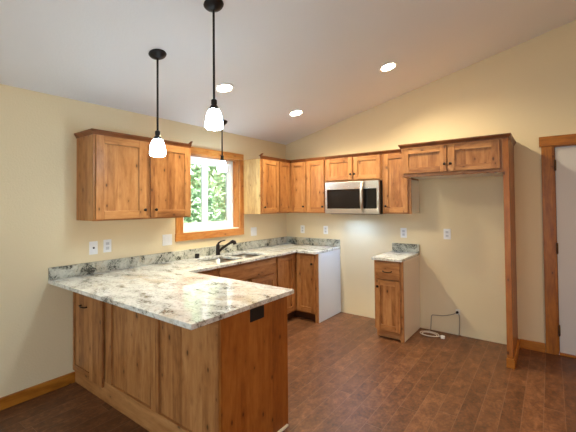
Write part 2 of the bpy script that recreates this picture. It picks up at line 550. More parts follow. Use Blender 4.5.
# grey door on the right
dr = struct('door_1', (3.8, 0, 0))
obj('door_slab', MB().box(3.378, 4.262, 0.012, 0.05, 0.022, 2.066, 0, 0.002), DOORP, dr)
m = MB()
m.box(3.3742, 3.392, 0.0515, 0.066, 0.021, 2.07, 0).box(4.248, 4.2658, 0.0515, 0.066, 0.021, 2.07, 0)
m.box(DX0 + 0.001, 3.374, 0.0, 0.13, 0.0, 2.07, 0).box(4.266, DX1 - 0.001, 0.0, 0.13, 0.0, 2.07, 0).box(DX0 + 0.001, DX1 - 0.001, 0.0, 0.13, 2.07, DZ - 0.001, 1)
obj('door_jamb', m, [TZ, TX], dr)
m = MB()
m.box(3.266, 3.356, -0.02, -0.0005, 0.001, 2.078, 0, 0.002).box(4.284, 4.374, -0.02, -0.0005, 0.001, 2.078, 0, 0.002)
m.box(3.25, 4.39, -0.026, -0.0005, 2.079, 2.178, 1, 0.002)
obj('door_casing', m, [TZ, TX], dr)
obj('threshold', MB().box(3.375, 4.265, -0.01, 0.1, 0.0005, 0.02, 0, 0.003), TX, dr)
for z in (1.885, 1.055, 0.243):
    m = MB().box(3.368, 3.386, -0.006, 0.012, z - 0.05, z + 0.05, 0, 0.002)
    m.lathe([(0, -0.056), (0.007, -0.056), (0.007, 0.056), (0, 0.056)], (3.376, -0.008, z), (0, 0, 1), 10)
    obj('hinge', m, BRASS, dr)

# ------------------------------------------------------------------ cabinets
def fb(mb, face, u0, u1, z0, z1, n0, n1, mi=0, bev=0.0):
    """box on a run: face 'X' looks along +X (u = y, n = x); face 'Y' looks along -Y (u = x, n = -y)"""
    if face == 'X':
        return mb.box(n0, n1, u0, u1, z0, z1, mi, bev)
    return mb.box(u0, u1, -n1, -n0, z0, z1, mi, bev)
def pt(face, u, z, n):
    return (n, u, z) if face == 'X' else (u, -n, z)
def nd(face):
    return (1, 0, 0) if face == 'X' else (0, -1, 0)
def hw(face):
    return WY if face == 'X' else WX

KNOB = [(0, -0.002), (0.007, -0.002), (0.006, 0.006), (0.005, 0.012), (0.011, 0.017), (0.0145, 0.022), (0.0135, 0.027), (0.008, 0.031), (0, 0.032)]
def knob(par, face, u, z, n):
    return obj('knob', MB().lathe(KNOB, pt(face, u, z, n), nd(face), 14), BRONZE, par)

def shaker(par, face, u0, u1, z0, z1, n, kn=None, stile=0.062, rail=0.062, name='door'):
    t = 0.02
    m = MB()
    fb(m, face, u0, u0 + stile, z0, z1, n, n + t, 0, 0.0022)
    fb(m, face, u1 - stile, u1, z0, z1, n, n + t, 0, 0.0022)
    fb(m, face, u0 + stile, u1 - stile, z0, z0 + rail, n, n + t, 1, 0.0022)
    fb(m, face, u0 + stile, u1 - stile, z1 - rail, z1, n, n + t, 1, 0.0022)
    d = obj(name, m, [WZ, hw(face)], par)
    obj('door_panel', fb(MB(), face, u0 + stile + 0.001, u1 - stile - 0.001, z0 + rail + 0.001, z1 - rail - 0.001, n + 0.001, n + 0.009), WZ, d)
    if kn:
        knob(d, face, kn[0], kn[1], n + t)
    return d

def face_frame(par, face, u0, u1, z0, z1, n, w=0.04, mids=(), rails=(), wl=None, wr=None):
    m = MB()
    wl = w if wl is None else wl
    wr = w if wr is None else wr
    fb(m, face, u0, u0 + wl, z0, z1, n - 0.019, n, 0, 0.001)
    fb(m, face, u1 - wr, u1, z0, z1, n - 0.019, n, 0, 0.001)
    fb(m, face, u0 + wl, u1 - wr, z0, z0 + w, n - 0.019, n, 1, 0.001)
    fb(m, face, u0 + wl, u1 - wr, z1 - w, z1, n - 0.019, n, 1, 0.001)
    for (c, ww) in mids:
        fb(m, face, c - ww / 2, c + ww / 2, z0 + w, z1 - w, n - 0.019, n, 0, 0.001)
    for (c, ww) in rails:
        fb(m, face, u0 + wl, u1 - wr, c - ww / 2, c + ww / 2, n - 0.019, n, 1, 0.001)
    return obj('face_frame', m, [WZ, hw(face)], par)

CROWN = [(0.0, -0.034), (0.004, -0.034), (0.007, -0.024), (0.016, -0.010), (0.022, -0.004), (0.022, 0.008), (0.0, 0.008)]
DU, ZU, ZT = 0.316, 1.394, 2.148
def crown(par, path, mats, z=ZT):
    return obj('crown_molding', MB().sweep(path, CROWN, z), mats, par)

def carcass(par, face, u0, u1, z0, z1, n, mats=None, g=0.0008):
    return obj('carcass', fb(MB(), face, u0 + g, u1 - g, z0 + 0.002, z1, 0.001, n - 0.0195), mats or WZ, par)

# upper cabinet left of the window
y0, y1 = -3.059, -2.083
c = thing('wall_cabinet', (0, (y0 + y1) / 2, ZU), 'alder two-door wall cabinet left of the sink window, above the countertop peninsula end', 'cabinet', 'wall cabinets')
carcass(c, 'X', y0, y1, ZU, ZT - 0.03, DU)
face_frame(c, 'X', y0, y1, ZU, ZT - 0.03, DU, 0.035, mids=[(-2.572, 0.06)])
shaker(c, 'X', -3.046, -2.595, 1.41, 2.112, DU, (-2.617, 1.48), 0.07, 0.066)
shaker(c, 'X', -2.549, -2.094, 1.41, 2.112, DU, (-2.505, 1.48), 0.07, 0.066)
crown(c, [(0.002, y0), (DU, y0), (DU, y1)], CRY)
obj('crown_end_block', MB().prism([(DU - 0.03, ZT + 0.008), (DU + 0.02, ZT + 0.008), (DU + 0.045, ZT + 0.034), (DU + 0.03, ZT + 0.036)], y1 - 0.016, y1 - 0.001), CRY, c)

# upper cabinet right of the window
y0, y1 = -0.976, -0.596
c = thing('wall_cabinet', (0, (y0 + y1) / 2, ZU), 'narrow alder single-door wall cabinet right beside the sink window, pale wood side showing', 'cabinet', 'wall cabinets')
carcass(c, 'X', y0, y1, ZU, ZT - 0.03, DU)
PALE = wood('pale_alder_z', 'z', srgb(228, 196, 140), srgb(214, 176, 116), srgb(182, 138, 84))
obj('side_panel', MB().box(0.001, DU, y0 - 0.004, y0, ZU, ZT - 0.028), PALE, c, label='pale knotty side panel')
face_frame(c, 'X', y0, y1, ZU, ZT - 0.03, DU, 0.035)
shaker(c, 'X', -0.944, -0.604, 1.41, 2.112, DU, (-0.926, 1.482))
crown(c, [(DU, y0 - 0.004), (DU, y1)], CRY)
obj('crown_end_block', MB().prism([(DU - 0.03, ZT + 0.008), (DU + 0.02, ZT + 0.008), (DU + 0.045, ZT + 0.034), (DU + 0.03, ZT + 0.036)], y0, y0 + 0.016), CRY, c)

# corner upper
DL = 0.594
c = thing('corner_wall_cabinet', (0.2, -0.2, ZU), 'alder corner wall cabinet with two doors meeting at the inside corner', 'cabinet', 'wall cabinets')
g = 0.0008
obj('carcass', MB().prism([(0.001, -DL + g), (DU - 0.0195, -DL + g), (DU - 0.0195, -DU + 0.0195), (DL - g, -DU + 0.0195), (DL - g, -0.001), (0.001, -0.001)], ZU + 0.002, ZT - 0.03, 'z'), WZ, c)
m = MB()
fb(m, 'X', -DL, -DU, ZU, ZT - 0.03, DU - 0.019, DU)
fb(m, 'Y', DU, DL, ZU, ZT - 0.03, DU - 0.019, DU)
obj('face_frame', m, WZ, c)
shaker(c, 'X', -0.586, -0.338, 1.41, 2.112, DU, None, 0.056)
shaker(c, 'Y', 0.338, 0.584, 1.41, 2.112, DU, (0.560, 1.485), 0.056)
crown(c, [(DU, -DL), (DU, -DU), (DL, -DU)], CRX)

# narrow upper left of the microwave
c = thing('wall_cabinet', (0.75, 0, ZU), 'narrow alder wall cabinet directly left of the microwave', 'cabinet', 'wall cabinets')
carcass(c, 'Y', 0.596, 0.904, ZU, ZT - 0.03, DU)
face_frame(c, 'Y', 0.596, 0.904, ZU, ZT - 0.03, DU, 0.03)
shaker(c, 'Y', 0.612, 0.893, 1.41, 2.112, DU, (0.872, 1.482), 0.058)
crown(c, [(0.596, -DU), (0.904, -DU)], CRX)

# cabinet over the microwave
c = thing('wall_cabinet', (1.3, 0, 1.81), 'short alder two-door wall cabinet above the stainless microwave', 'cabinet', 'wall cabinets')
carcass(c, 'Y', 0.906, 1.700, 1.806, ZT - 0.03, DU)
face_frame(c, 'Y', 0.906, 1.700, 1.806, ZT - 0.03, DU, 0.024, mids=[(1.32, 0.04)])
shaker(c, 'Y', 0.924, 1.312, 1.824, 2.112, DU, (1.292, 1.895), 0.058, 0.055)
shaker(c, 'Y', 1.327, 1.690, 1.824, 2.112, DU, (1.347, 1.895), 0.058, 0.055)
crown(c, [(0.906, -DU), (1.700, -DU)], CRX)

# narrow upper right of the microwave
c = thing('wall_cabinet', (1.87, 0, ZU), 'narrow alder wall cabinet between the microwave and the refrigerator alcove, pale right side', 'cabinet', 'wall cabinets')
carcass(c, 'Y', 1.702, 2.038, ZU, ZT - 0.03, DU)
obj('side_panel', MB().box(2.038, 2.044, -DU + 0.02, -0.001, ZU + 0.002, 1.79), MELA, c, label='pale maple side panel')
face_frame(c, 'Y', 1.702, 2.044, ZU, 1.79, DU, 0.036)
face_frame(c, 'Y', 1.702, 2.044, 1.79, ZT - 0.03, DU, 0.036)
shaker(c, 'Y', 1.722, 2.012, 1.41, 2.112, DU, (1.752, 1.486), 0.058)
crown(c, [(1.702, -DU), (2.028, -DU)], CRX)

# refrigerator cabinet with its tall end panel
FN = 0.58
c = thing('refrigerator_cabinet', (2.5, -0.3, 0), 'deep alder cabinet over the empty refrigerator alcove with tall end panel to the floor', 'cabinet', 'wall cabinets')
obj('carcass', MB().box(2.047, 2.984, -FN + 0.02, -0.001, 1.815, ZT - 0.03), WZ, c)
obj('bottom_panel', MB().box(2.066, 2.984, -FN + 0.022, -0.002, 1.806, 1.8148), MELA, c, label='pale underside panel')
face_frame(c, 'Y', 2.028, 2.984, 1.800, ZT - 0.03, FN, 0.034, mids=[(2.5, 0.03)])
obj('left_side_panel', MB().box(2.0285, 2.0465, -FN + 0.02, -DU - 0.022, 1.800, ZT - 0.03), WZ, c)
shaker(c, 'Y', 2.045, 2.494, 1.838, 2.104, FN, (2.478, 1.915), 0.066, 0.058)
shaker(c, 'Y', 2.506, 2.958, 1.838, 2.104, FN, (2.533, 1.915), 0.066, 0.058)
m = MB().box(2.985, 3.030, -FN - 0.001, -0.001, 0.001, ZT - 0.03, 0, 0.001)
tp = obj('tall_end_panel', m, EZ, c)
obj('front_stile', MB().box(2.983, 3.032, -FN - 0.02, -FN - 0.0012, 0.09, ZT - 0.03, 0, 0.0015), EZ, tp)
m = MB().sweep([(3.031, -FN - 0.0205), (3.031, -0.002)], [(0, 0.001), (0.014, 0.001), (0.014, 0.08), (0.008, 0.088), (0, 0.088)])
m.box(2.978, 3.045, -FN - 0.034, -FN - 0.0205, 0.001, 0.088, 0, 0.003)
obj('end_panel_base', m, TX, c)
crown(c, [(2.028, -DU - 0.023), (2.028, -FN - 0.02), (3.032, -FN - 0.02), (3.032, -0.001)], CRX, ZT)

# ---------------------------------------------------------------- base cabinets
DC, ZB = 0.592, 0.880
TOE = 0.105
def toe(par, face, u0, u1, n):
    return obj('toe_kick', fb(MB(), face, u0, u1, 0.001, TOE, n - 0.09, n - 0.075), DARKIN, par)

# filler/drawer cabinet between peninsula and sink
c = thing('base_cabinet', (0.3, -2.2, 0), 'alder base cabinet left of the sink, mostly hidden behind the granite peninsula', 'cabinet', 'base cabinets')
carcass(c, 'X', -2.446, -1.966, TOE, ZB, DC)
face_frame(c, 'X', -2.446, -1.966, TOE, ZB, DC, 0.036, rails=[(0.68, 0.03)])
dw = obj('drawer', fb(MB(), 'X', -2.36, -1.985, 0.70, 0.855, DC, DC + 0.02, 0, 0.003), WY, c)
knob(dw, 'X', -2.17, 0.775, DC + 0.02)
shaker(c, 'X', -2.36, -1.985, 0.125, 0.675, DC, (-2.335, 0.61))
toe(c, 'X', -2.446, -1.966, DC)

# sink base
c = thing('sink_base_cabinet', (0.3, -1.5, 0), 'alder sink base cabinet with wide false drawer front under the double sink', 'cabinet', 'base cabinets')
m = MB()
m.box(0.001, 0.5725, -1.9638, -1.95, TOE + 0.002, ZB).box(0.001, 0.5725, -1.031, -1.0168, TOE + 0.002, ZB).box(0.001, 0.5725, -1.95, -1.031, TOE + 0.002, TOE + 0.02).box(0.001, 0.015, -1.95, -1.031, TOE + 0.02, ZB)
obj('carcass', m, WZ, c)
face_frame(c, 'X', -1.9645, -1.016, TOE, ZB, DC, 0.03, mids=[(-1.49, 0.05)], rails=[(0.675, 0.03)])
obj('false_drawer_front', fb(MB(), 'X', -1.945, -1.035, 0.69, 0.862, DC, DC + 0.02, 0, 0.003), WY, c)
shaker(c, 'X', -1.945, -1.512, 0.125, 0.665, DC, (-1.535, 0.60))
shaker(c, 'X', -1.468, -1.035, 0.125, 0.665, DC, (-1.445, 0.60))
toe(c, 'X', -1.9645, -1.016, DC)

# corner base with white end
c = thing('corner_base_cabinet', (0.4, -0.4, 0), 'alder corner base cabinet with two doors meeting at the inside corner, white end', 'cabinet', 'base cabinets')
obj('carcass', MB().prism([(0.001, -1.0142), (DC - 0.0195, -1.0142), (DC - 0.0195, -DC + 0.0195), (0.926, -DC + 0.0195), (0.926, -0.001), (0.001, -0.001)], TOE + 0.002, ZB, 'z'), WZ, c)
m = MB()
fb(m, 'X', -1.0146, -0.975, TOE, ZB, DC - 0.019, DC, 0)
fb(m, 'X', -0.975, -DC, ZB - 0.03, ZB, DC - 0.019, DC, 1)
fb(m, 'X', -0.975, -DC, TOE, TOE + 0.03, DC - 0.019, DC, 1)
fb(m, 'Y', DC, 0.905, ZB - 0.03, ZB, DC - 0.019, DC, 2)
fb(m, 'Y', DC, 0.905, TOE, TOE + 0.03, DC - 0.019, DC, 2)
fb(m, 'Y', 0.893, 0.938, 0.001, ZB, DC - 0.019, DC, 0, 0.001)
obj('face_frame', m, [WZ, WY, WX], c)
shaker(c, 'X', -0.995, -0.616, 0.125, 0.862, DC, None, 0.066)
shaker(c, 'Y', 0.616, 0.902, 0.125, 0.862, DC, (0.866, 0.75), 0.066)
m = MB()
fb(m, 'X', -1.0146, -DC + 0.09, 0.001, TOE, DC - 0.09, DC - 0.075)
fb(m, 'Y', DC - 0.09, 0.892, 0.001, TOE, DC - 0.09, DC - 0.075)
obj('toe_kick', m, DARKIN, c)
obj('end_panel', MB().box(0.9262, 0.9425, -DC + 0.0192, -0.001, 0.001, ZB), WPAN, c, label='plain white end panel')

# small base cabinet right of the range gap
c = thing('base_cabinet', (1.87, -0.3, 0), 'narrow freestanding alder base cabinet with one drawer and door, right of the range gap', 'cabinet', 'base cabinets')
carcass(c, 'Y', 1.709, 2.018, TOE, ZB, DC)
obj('left_end_panel', MB().prism([(-DC + 0.0192, TOE), (-DC + 0.0192, ZB), (-0.001, ZB), (-0.001, 0.001), (-DC + 0.075, 0.001), (-DC + 0.075, TOE)], 1.7, 1.7088, 'x'), WPAN, c, label='white left end panel')
obj('right_end_panel', MB().box(2.0182, 2.0295, -DC + 0.0192, -0.001, 0.001, ZB), MELA, c, label='pale cream right end panel')
m = MB()
fb(m, 'Y', 1.7, 1.725, TOE, ZB, DC - 0.019, DC, 0, 0.001)
fb(m, 'Y', 1.99, 2.03, 0.001, ZB, DC - 0.019, DC, 0, 0.001)
for z0, z1 in ((ZB - 0.022, ZB), (TOE, TOE + 0.03)):
    fb(m, 'Y', 1.725, 1.99, z0, z1, DC - 0.019, DC, 1, 0.001)
obj('face_frame', m, [WZ, WX], c)
dw = obj('drawer', fb(MB(), 'Y', 1.722, 2.0, 0.668, 0.862, DC, DC + 0.02, 0, 0.004), WX, c)
pm = MB()
pm.tube([(1.81, -DC - 0.019, 0.762), (1.812, -DC - 0.036, 0.760), (1.835, -DC - 0.045, 0.754), (1.885, -DC - 0.045, 0.754), (1.908, -DC - 0.036, 0.760), (1.91, -DC - 0.019, 0.762)], 0.005, 8)
obj('pull_handle', pm, BRONZE, dw)
shaker(c, 'Y', 1.722, 2.0, 0.10, 0.660, DC, (1.748, 0.585), 0.052, 0.062)
obj('toe_kick', fb(MB(), 'Y', 1.712, 1.9895, 0.012, TOE - 0.002, DC - 0.045, DC - 0.03), WX, c)

# peninsula
PX, PN, PK = 1.847, 3.068, 2.448
c = thing('peninsula_cabinet', (0.92, -2.75, 0), 'long alder peninsula base with recessed panels, projecting from the window wall under the granite', 'cabinet', 'base cabinets')
obj('carcass', MB().box(0.001, PX - 0.021, -PN + 0.031, -PK, 0.09, ZB), WZ, c)
obj('end_panel', MB().box(PX - 0.02, PX, -PN + 0.001, -PK, 0.001, ZB, 0, 0.0015), EZ, c, label='end panel with dim warm light in its orange colour')
m = MB()
fb(m, 'Y', 0.001, PX - 0.021, 0.001, 0.155, PN - 0.02, PN, 1, 0.0015)
for u0, u1 in ((0.001, 0.028), (0.53, 0.630), (1.165, 1.247), (1.795, PX - 0.021)):
    fb(m, 'Y', u0, u1, 0.155, ZB - 0.05, PN - 0.02, PN, 0, 0.0015)
fb(m, 'Y', 0.001, PX - 0.021, ZB - 0.05, ZB, PN - 0.02, PN, 1, 0.0015)
obj('front_frame', m, [WZ, WX], c)
for u0, u1 in ((0.630, 1.165), (1.247, 1.795)):
    obj('recessed_panel', fb(MB(), 'Y', u0 + 0.0045, u1 - 0.003, 0.158, ZB - 0.048, PN - 0.03, PN - 0.014), WZ, c)
m = MB()
n = PN + 0.0005
fb(m, 'Y', 0.004, 0.034, 0.112, ZB - 0.02, n, n + 0.018, 0, 0.002)
fb(m, 'Y', 0.312, 0.526, 0.112, ZB - 0.02, n, n + 0.018, 0, 0.002)
fb(m, 'Y', 0.034, 0.312, 0.112, 0.165, n, n + 0.018, 1, 0.002)
fb(m, 'Y', 0.034, 0.312, ZB - 0.08, ZB - 0.02, n, n + 0.018, 1, 0.002)
d = obj('door', m, [WZ, WX], c)
obj('door_panel', fb(MB(), 'Y', 0.039, 0.305, 0.167, ZB - 0.078, n, n + 0.010), WZ, d)
pm = MB()
pm.tube([(0.15, -n - 0.010, 0.685), (0.152, -n - 0.03, 0.685), (0.20, -n - 0.036, 0.682), (0.25, -n - 0.03, 0.685), (0.252, -n - 0.010, 0.685)], 0.0055, 8)
obj('pull_handle', pm, BRONZE, d)
for u0, u1 in ((0.66, 1.22), (1.245, 1.80)):
    dd = MB()
    dd.box(u0, u1, -PK + 0.0005, -PK + 0.02, 0.125, 0.862, 0, 0.002)
    k_ = obj('door', dd, WZ, c)
    obj('knob', MB().lathe(KNOB, (u0 + 0.04, -PK + 0.02, 0.78), (0, 1, 0), 14), BRONZE, k_)
obj('outlet', MB().box(PX, PX + 0.006, -2.828, -2.702, 0.800, 0.878, 0, 0.0015), RUBBER, c, label='black outlet cover')

# ---------------------------------------------------------------- countertops
def slab(cells_x, cells_y, inside, z0, z1):
    """grid-cell slab with a single skin"""
    b = bmesh.new()
    V = {}
    def v(x, y, z):
        key = (round(x, 5), round(y, 5), z)
        if key not in V:
            V[key] = b.verts.new((x, y, z))
        return V[key]
    nx, ny = len(cells_x) - 1, len(cells_y) - 1
    ins = lambda i, j: 0 <= i < nx and 0 <= j < ny and inside((cells_x[i] + cells_x[i + 1]) / 2, (cells_y[j] + cells_y[j + 1]) / 2)
    for i in range(nx):
        for j in range(ny):
            if not ins(i, j):
                continue
            x0, x1, y0, y1 = cells_x[i], cells_x[i + 1], cells_y[j], cells_y[j + 1]
            b.faces.new((v(x0, y0, z1), v(x1, y0, z1), v(x1, y1, z1), v(x0, y1, z1)))
            b.faces.new((v(x0, y1, z0), v(x1, y1, z0), v(x1, y0, z0), v(x0, y0, z0)))
            if not ins(i - 1, j): b.faces.new((v(x0, y0, z0), v(x0, y0, z1), v(x0, y1, z1), v(x0, y1, z0)))
            if not ins(i + 1, j): b.faces.new((v(x1, y1, z0), v(x1, y1, z1), v(x1, y0, z1), v(x1, y0, z0)))
            if not ins(i, j - 1): b.faces.new((v(x1, y0, z0), v(x1, y0, z1), v(x0, y0, z1), v(x0, y0, z0)))
            if not ins(i, j + 1): b.faces.new((v(x0, y1, z0), v(x0, y1, z1), v(x1, y1, z1), v(x1, y1, z0)))
    bmesh.ops.dissolve_limit(b, angle_limit=0.01, verts=b.verts, edges=b.edges)
    ed = [e for e in b.edges if len(e.link_faces) == 2 and e.calc_face_angle(0) > 0.5 and abs(e.verts[0].co.z - e.verts[1].co.z) < 1e-5]
    bmesh.ops.bevel(b, geom=ed, offset=0.004, segments=2, profile=0.5, affect='EDGES')
    return b
ZC0, ZC1 = 0.8812, 0.9122
PE, CE, CN, CK = 1.855, 0.648, -3.2725, -2.376
SX0, SX1 = 0.135, 0.552
B1, B2 = (-1.905, -1.525), (-1.475, -1.095)
def in_top(x, y):
    if y < CK:
        return True
    run = x < CE or (y > -CE and x < 0.946)
    if not run:
        return False
    if SX0 < x < SX1 and (B1[0] < y < B1[1] or B2[0] < y < B2[1]):
        return False
    return True
m = MB()
m.merge(slab([0.0008, SX0, SX1, CE, 0.946, PE], [CN, CK, B1[0], B1[1], B2[0], B2[1], -CE, -0.0008], lambda x, y: in_top(x, y) and (x < CE or y < CK or (y > -CE and x < 0.946)), ZC0, ZC1))
ct = thing('countertop', (0.5, -2.0, ZC0), 'white speckled granite countertop running from the peninsula along the sink to the corner', 'countertop', 'granite countertops')
obj('slab', m, GRAN, ct)
m = MB().box(0.001, 0.021, CN, -0.0215, ZC1 + 0.0002, ZC1 + 0.101, 0, 0.002)
obj('backsplash', m, GRANS, ct, label='grey mottled granite backsplash on the window wall')
obj('backsplash', MB().box(0.001, 0.944, -0.021, -0.001, ZC1 + 0.0002, ZC1 + 0.101, 0, 0.002), GRANS, ct, label='short granite backsplash on the back wall')
ct = thing('countertop', (1.86, -0.32, ZC0), 'small granite countertop piece on the narrow base cabinet right of the range gap', 'countertop', 'granite countertops')
obj('slab', MB().box(1.692, 2.036, -CE, -0.001, ZC0, ZC1, 0, 0.003), GRAN, ct)
obj('backsplash', MB().box(1.7, 2.036, -0.021, -0.001, ZC1 + 0.0002, ZC1 + 0.101, 0, 0.002), GRANS, ct)

# sink
sk = thing('kitchen_sink', (0.34, -1.5, 0.70), 'stainless double bowl undermount sink set in the granite below the window', 'sink')
for (y0, y1) in (B1, B2):
    m = MB()
    t, zb, zt = 0.003, 0.70, ZC0 - 0.001
    x0, x1 = SX0 - 0.004, SX1 + 0.004
    y0, y1 = y0 - 0.004, y1 + 0.004
    b = bmesh.new()
    def ring(ins, z, r):
        pts = []
        for cx_, cy_, a in ((x1 - ins - r, y1 - ins - r, 0), (x0 + ins + r, y1 - ins - r, 90), (x0 + ins + r, y0 + ins + r, 180), (x1 - ins - r, y0 + ins + r, 270)):
            for q in range(5):
                an = math.radians(a + q * 22.5)
                pts.append(b.verts.new((cx_ + r * math.cos(an), cy_ + r * math.sin(an), z)))
        return pts
    R = [ring(-0.012, zt, 0.05), ring(0.0, zt, 0.04), ring(0.006, zb + 0.03, 0.05), ring(0.012, zb + 0.012, 0.06), ring(0.03, zb + 0.002, 0.07), ring(0.13, zb, 0.03)]
    for A, Bq in zip(R, R[1:]):
        for i in range(20):
            b.faces.new((A[i], A[(i + 1) % 20], Bq[(i + 1) % 20], Bq[i]))
    b.faces.new(R[-1])
    m.merge(b, 0, True)
    bo = obj('bowl', m, SINKS, sk)
    obj('drain', MB().lathe([(0, 0.002), (0.02, 0.002), (0.024, 0.005), (0.043, 0.005), (0.045, 0.0015), (0.0, 0.0015)], ((x0 + x1) / 2, (y0 + y1) / 2, zb), (0, 0, 1), 20), CHROME, bo)

# faucet
fx, fy, fz = 0.085, -1.50, ZC1
fa = thing('kitchen_faucet', (fx, fy, fz), 'dark bronze pull-out kitchen faucet with raised lever behind the double sink', 'faucet')
obj('body', MB().lathe([(0, 0.0005), (0.030, 0.0005), (0.030, 0.006), (0.025, 0.012), (0.0235, 0.05), (0.0225, 0.115), (0.019, 0.128), (0, 0.13)], (fx, fy, fz), (0, 0, 1), 20), BRONZE, fa)
obj('spout', MB().tube([(fx + 0.008, fy + 0.005, fz + 0.04), (fx + 0.05, fy + 0.03, fz + 0.083), (fx + 0.10, fy + 0.058, fz + 0.122), (fx + 0.142, fy + 0.082, fz + 0.152)], [0.016, 0.0165, 0.0155, 0.0155], 14), BRONZE, fa)
obj('spray_head', MB().tube([(fx + 0.138, fy + 0.080, fz + 0.151), (fx + 0.158, fy + 0.092, fz + 0.162), (fx + 0.178, fy + 0.102, fz + 0.155), (fx + 0.186, fy + 0.106, fz + 0.128)], [0.0175, 0.0225, 0.0235, 0.021], 14), BRONZE, fa)
obj('lever', MB().tube([(fx, fy, fz + 0.118), (fx + 0.006, fy + 0.004, fz + 0.143), (fx + 0.03, fy + 0.022, fz + 0.165), (fx + 0.072, fy + 0.055, fz + 0.178)], [0.015, 0.013, 0.0085, 0.006], 12), BRONZE, fa)

tag(obj('air_switch_cap', MB().lathe([(0, 0.0005), (0.026, 0.0005), (0.026, 0.044), (0.023, 0.048), (0, 0.048)], (0.068, -1.80, ZC1), (0, 0, 1), 18), BLACK, loc=(0.068, -1.80, ZC1)), 'small black cylindrical cap on the granite left of the faucet', 'sink cap')

# ---------------------------------------------------------------- microwave
mw = thing('microwave', (1.32, -0.2, 1.385), 'stainless over-the-range microwave with vertical handle mounted between the wall cabinets', 'microwave')
MX0, MX1, MZ0, MZ1, MF = 0.942, 1.690, 1.388, 1.798, 0.40
obj('body', MB().box(MX0, MX1, -MF + 0.04, -0.002, MZ0, MZ1, 0, 0.003), RUBBER, mw)
m = MB()
fb(m, 'Y', MX0, 1.508, MZ0 + 0.004, 1.455, MF - 0.039, MF, 0, 0.003)
fb(m, 'Y', MX0, 1.508, 1.702, MZ1, MF - 0.039, MF, 0, 0.003)
fb(m, 'Y', MX0, 0.974, 1.455, 1.702, MF - 0.039, MF, 0, 0.001)
dm = obj('door', m, STEEL, mw)
obj('door_glass', fb(MB(), 'Y', 0.974, 1.508, 1.455, 1.702, MF - 0.03, MF - 0.002), GLASSB, dm)
obj('screen', fb(MB(), 'Y', 1.01, 1.425, 1.482, 1.676, MF - 0.004, MF - 0.0012), MWIN, dm)
hn = MB()
hn.tube([(1.487, -MF + 0.002, 1.785), (1.487, -MF - 0.03, 1.765), (1.488, -MF - 0.055, 1.70), (1.490, -MF - 0.064, 1.60), (1.488, -MF - 0.055, 1.50), (1.487, -MF - 0.03, 1.435), (1.487, -MF + 0.002, 1.415)], [0.013, 0.017, 0.0195, 0.020, 0.0195, 0.017, 0.013], 14)
obj('handle', hn, STEEL, dm)
m = MB()
fb(m, 'Y', 1.510, MX1, MZ0 + 0.004, 1.455, MF - 0.039, MF, 0, 0.003)
fb(m, 'Y', 1.510, MX1, 1.702, MZ1, MF - 0.039, MF, 0, 0.003)
fb(m, 'Y', 1.660, MX1, 1.455, 1.702, MF - 0.039, MF, 0, 0.001)
cp = obj('control_fascia', m, STEEL, mw)
obj('control_panel', fb(MB(), 'Y', 1.510, 1.660, 1.455, 1.702, MF - 0.03, MF - 0.002), GLASSB, cp)
obj('vent_grille', MB().box(MX0 + 0.05, MX1 - 0.05, -MF + 0.06, -MF + 0.14, MZ0 - 0.005, MZ0 - 0.0005), RUBBER, mw)
obj('cooktop_lamp', MB().box(1.18, 1.32, -0.275, -0.205, MZ0 - 0.006, MZ0 - 0.0005, 0, 0.001), COOKL, mw, label='lit bluish-white lamp lens')
light('cooktop_light', 'AREA', (1.25, -0.24, MZ0 - 0.012), 5.8, (0.38, 0.60, 1.0), (-0.3, 0, 0), shape='RECTANGLE', size=0.16, size_y=0.07)

# ---------------------------------------------------------------- outlets and switches
def plate(name, face, u, z, w, h, label, cat, style):
    loc = pt(face, u, z, 0.0)
    o = thing(name, loc, label, cat, 'white wall plates')
    obj('plate', fb(MB(), face, u - w / 2, u + w / 2, z - h / 2, z + h / 2, 0.0006, 0.006, 0, 0.0015), WHITE, o)
    if style == 'duplex':
        for dz in (0.021, -0.021):
            r = obj('receptacle', fb(MB(), face, u - 0.017, u + 0.017, z + dz - 0.015, z + dz + 0.015, 0.006, 0.0075, 0, 0.0008), GREYP, o)
            m = MB()
            for du in (-0.006, 0.006):
                fb(m, face, u + du - 0.0012, u + du + 0.0012, z + dz - 0.003, z + dz + 0.006, 0.0075, 0.0079)
            obj('slot', m, LSLOT, r)
    elif style == 'jack':
        obj('jack', MB().lathe([(0, 0.0), (0.009, 0.0), (0.009, 0.006), (0.005, 0.008), (0.0, 0.008)], pt(face, u, z, 0.0058), nd(face), 12), SLOT, o, label='dark round jack')
    else:
        k = style
        for i in range(k):
            du = (i - (k - 1) / 2) * 0.046
            obj('rocker', fb(MB(), face, u + du - 0.016, u + du + 0.016, z - 0.033, z + 0.033, 0.006, 0.010, 0, 0.002), GREYP if k == 1 else WHITE, o)
    return o
plate('jack_plate', 'X', -2.915, 1.140, 0.074, 0.118, 'white wall plate with a dark round jack, leftmost above the peninsula backsplash', 'wall plate', 'jack')
plate('wall_outlet', 'X', -2.79, 1.146, 0.074, 0.118, 'white outlet plate below the left wall cabinet, just right of the jack plate', 'outlet', 'duplex')
plate('light_switch', 'X', -2.148, 1.146, 0.118, 0.118, 'wide white two-gang switch plate just left of the sink window casing', 'light switch', 2)
plate('wall_outlet', 'X', -0.765, 1.142, 0.118, 0.118, 'wide white wall plate right of the sink window under the narrow wall cabinet', 'outlet', 2)
plate('wall_outlet', 'Y', 0.307, 1.137, 0.074, 0.118, 'white outlet plate on the back wall nearest the corner', 'outlet', 'duplex')
plate('wall_outlet', 'Y', 0.712, 1.140, 0.074, 0.118, 'white outlet plate on the back wall above the end of the corner countertop', 'outlet', 'duplex')
plate('wall_outlet', 'Y', 1.845, 1.146, 0.078, 0.122, 'white outlet plate above the small granite countertop right of the range gap', 'outlet', 'duplex')
plate('wall_outlet', 'Y', 2.355, 1.153, 0.078, 0.122, 'white outlet plate inside the empty refrigerator alcove', 'outlet', 'duplex')

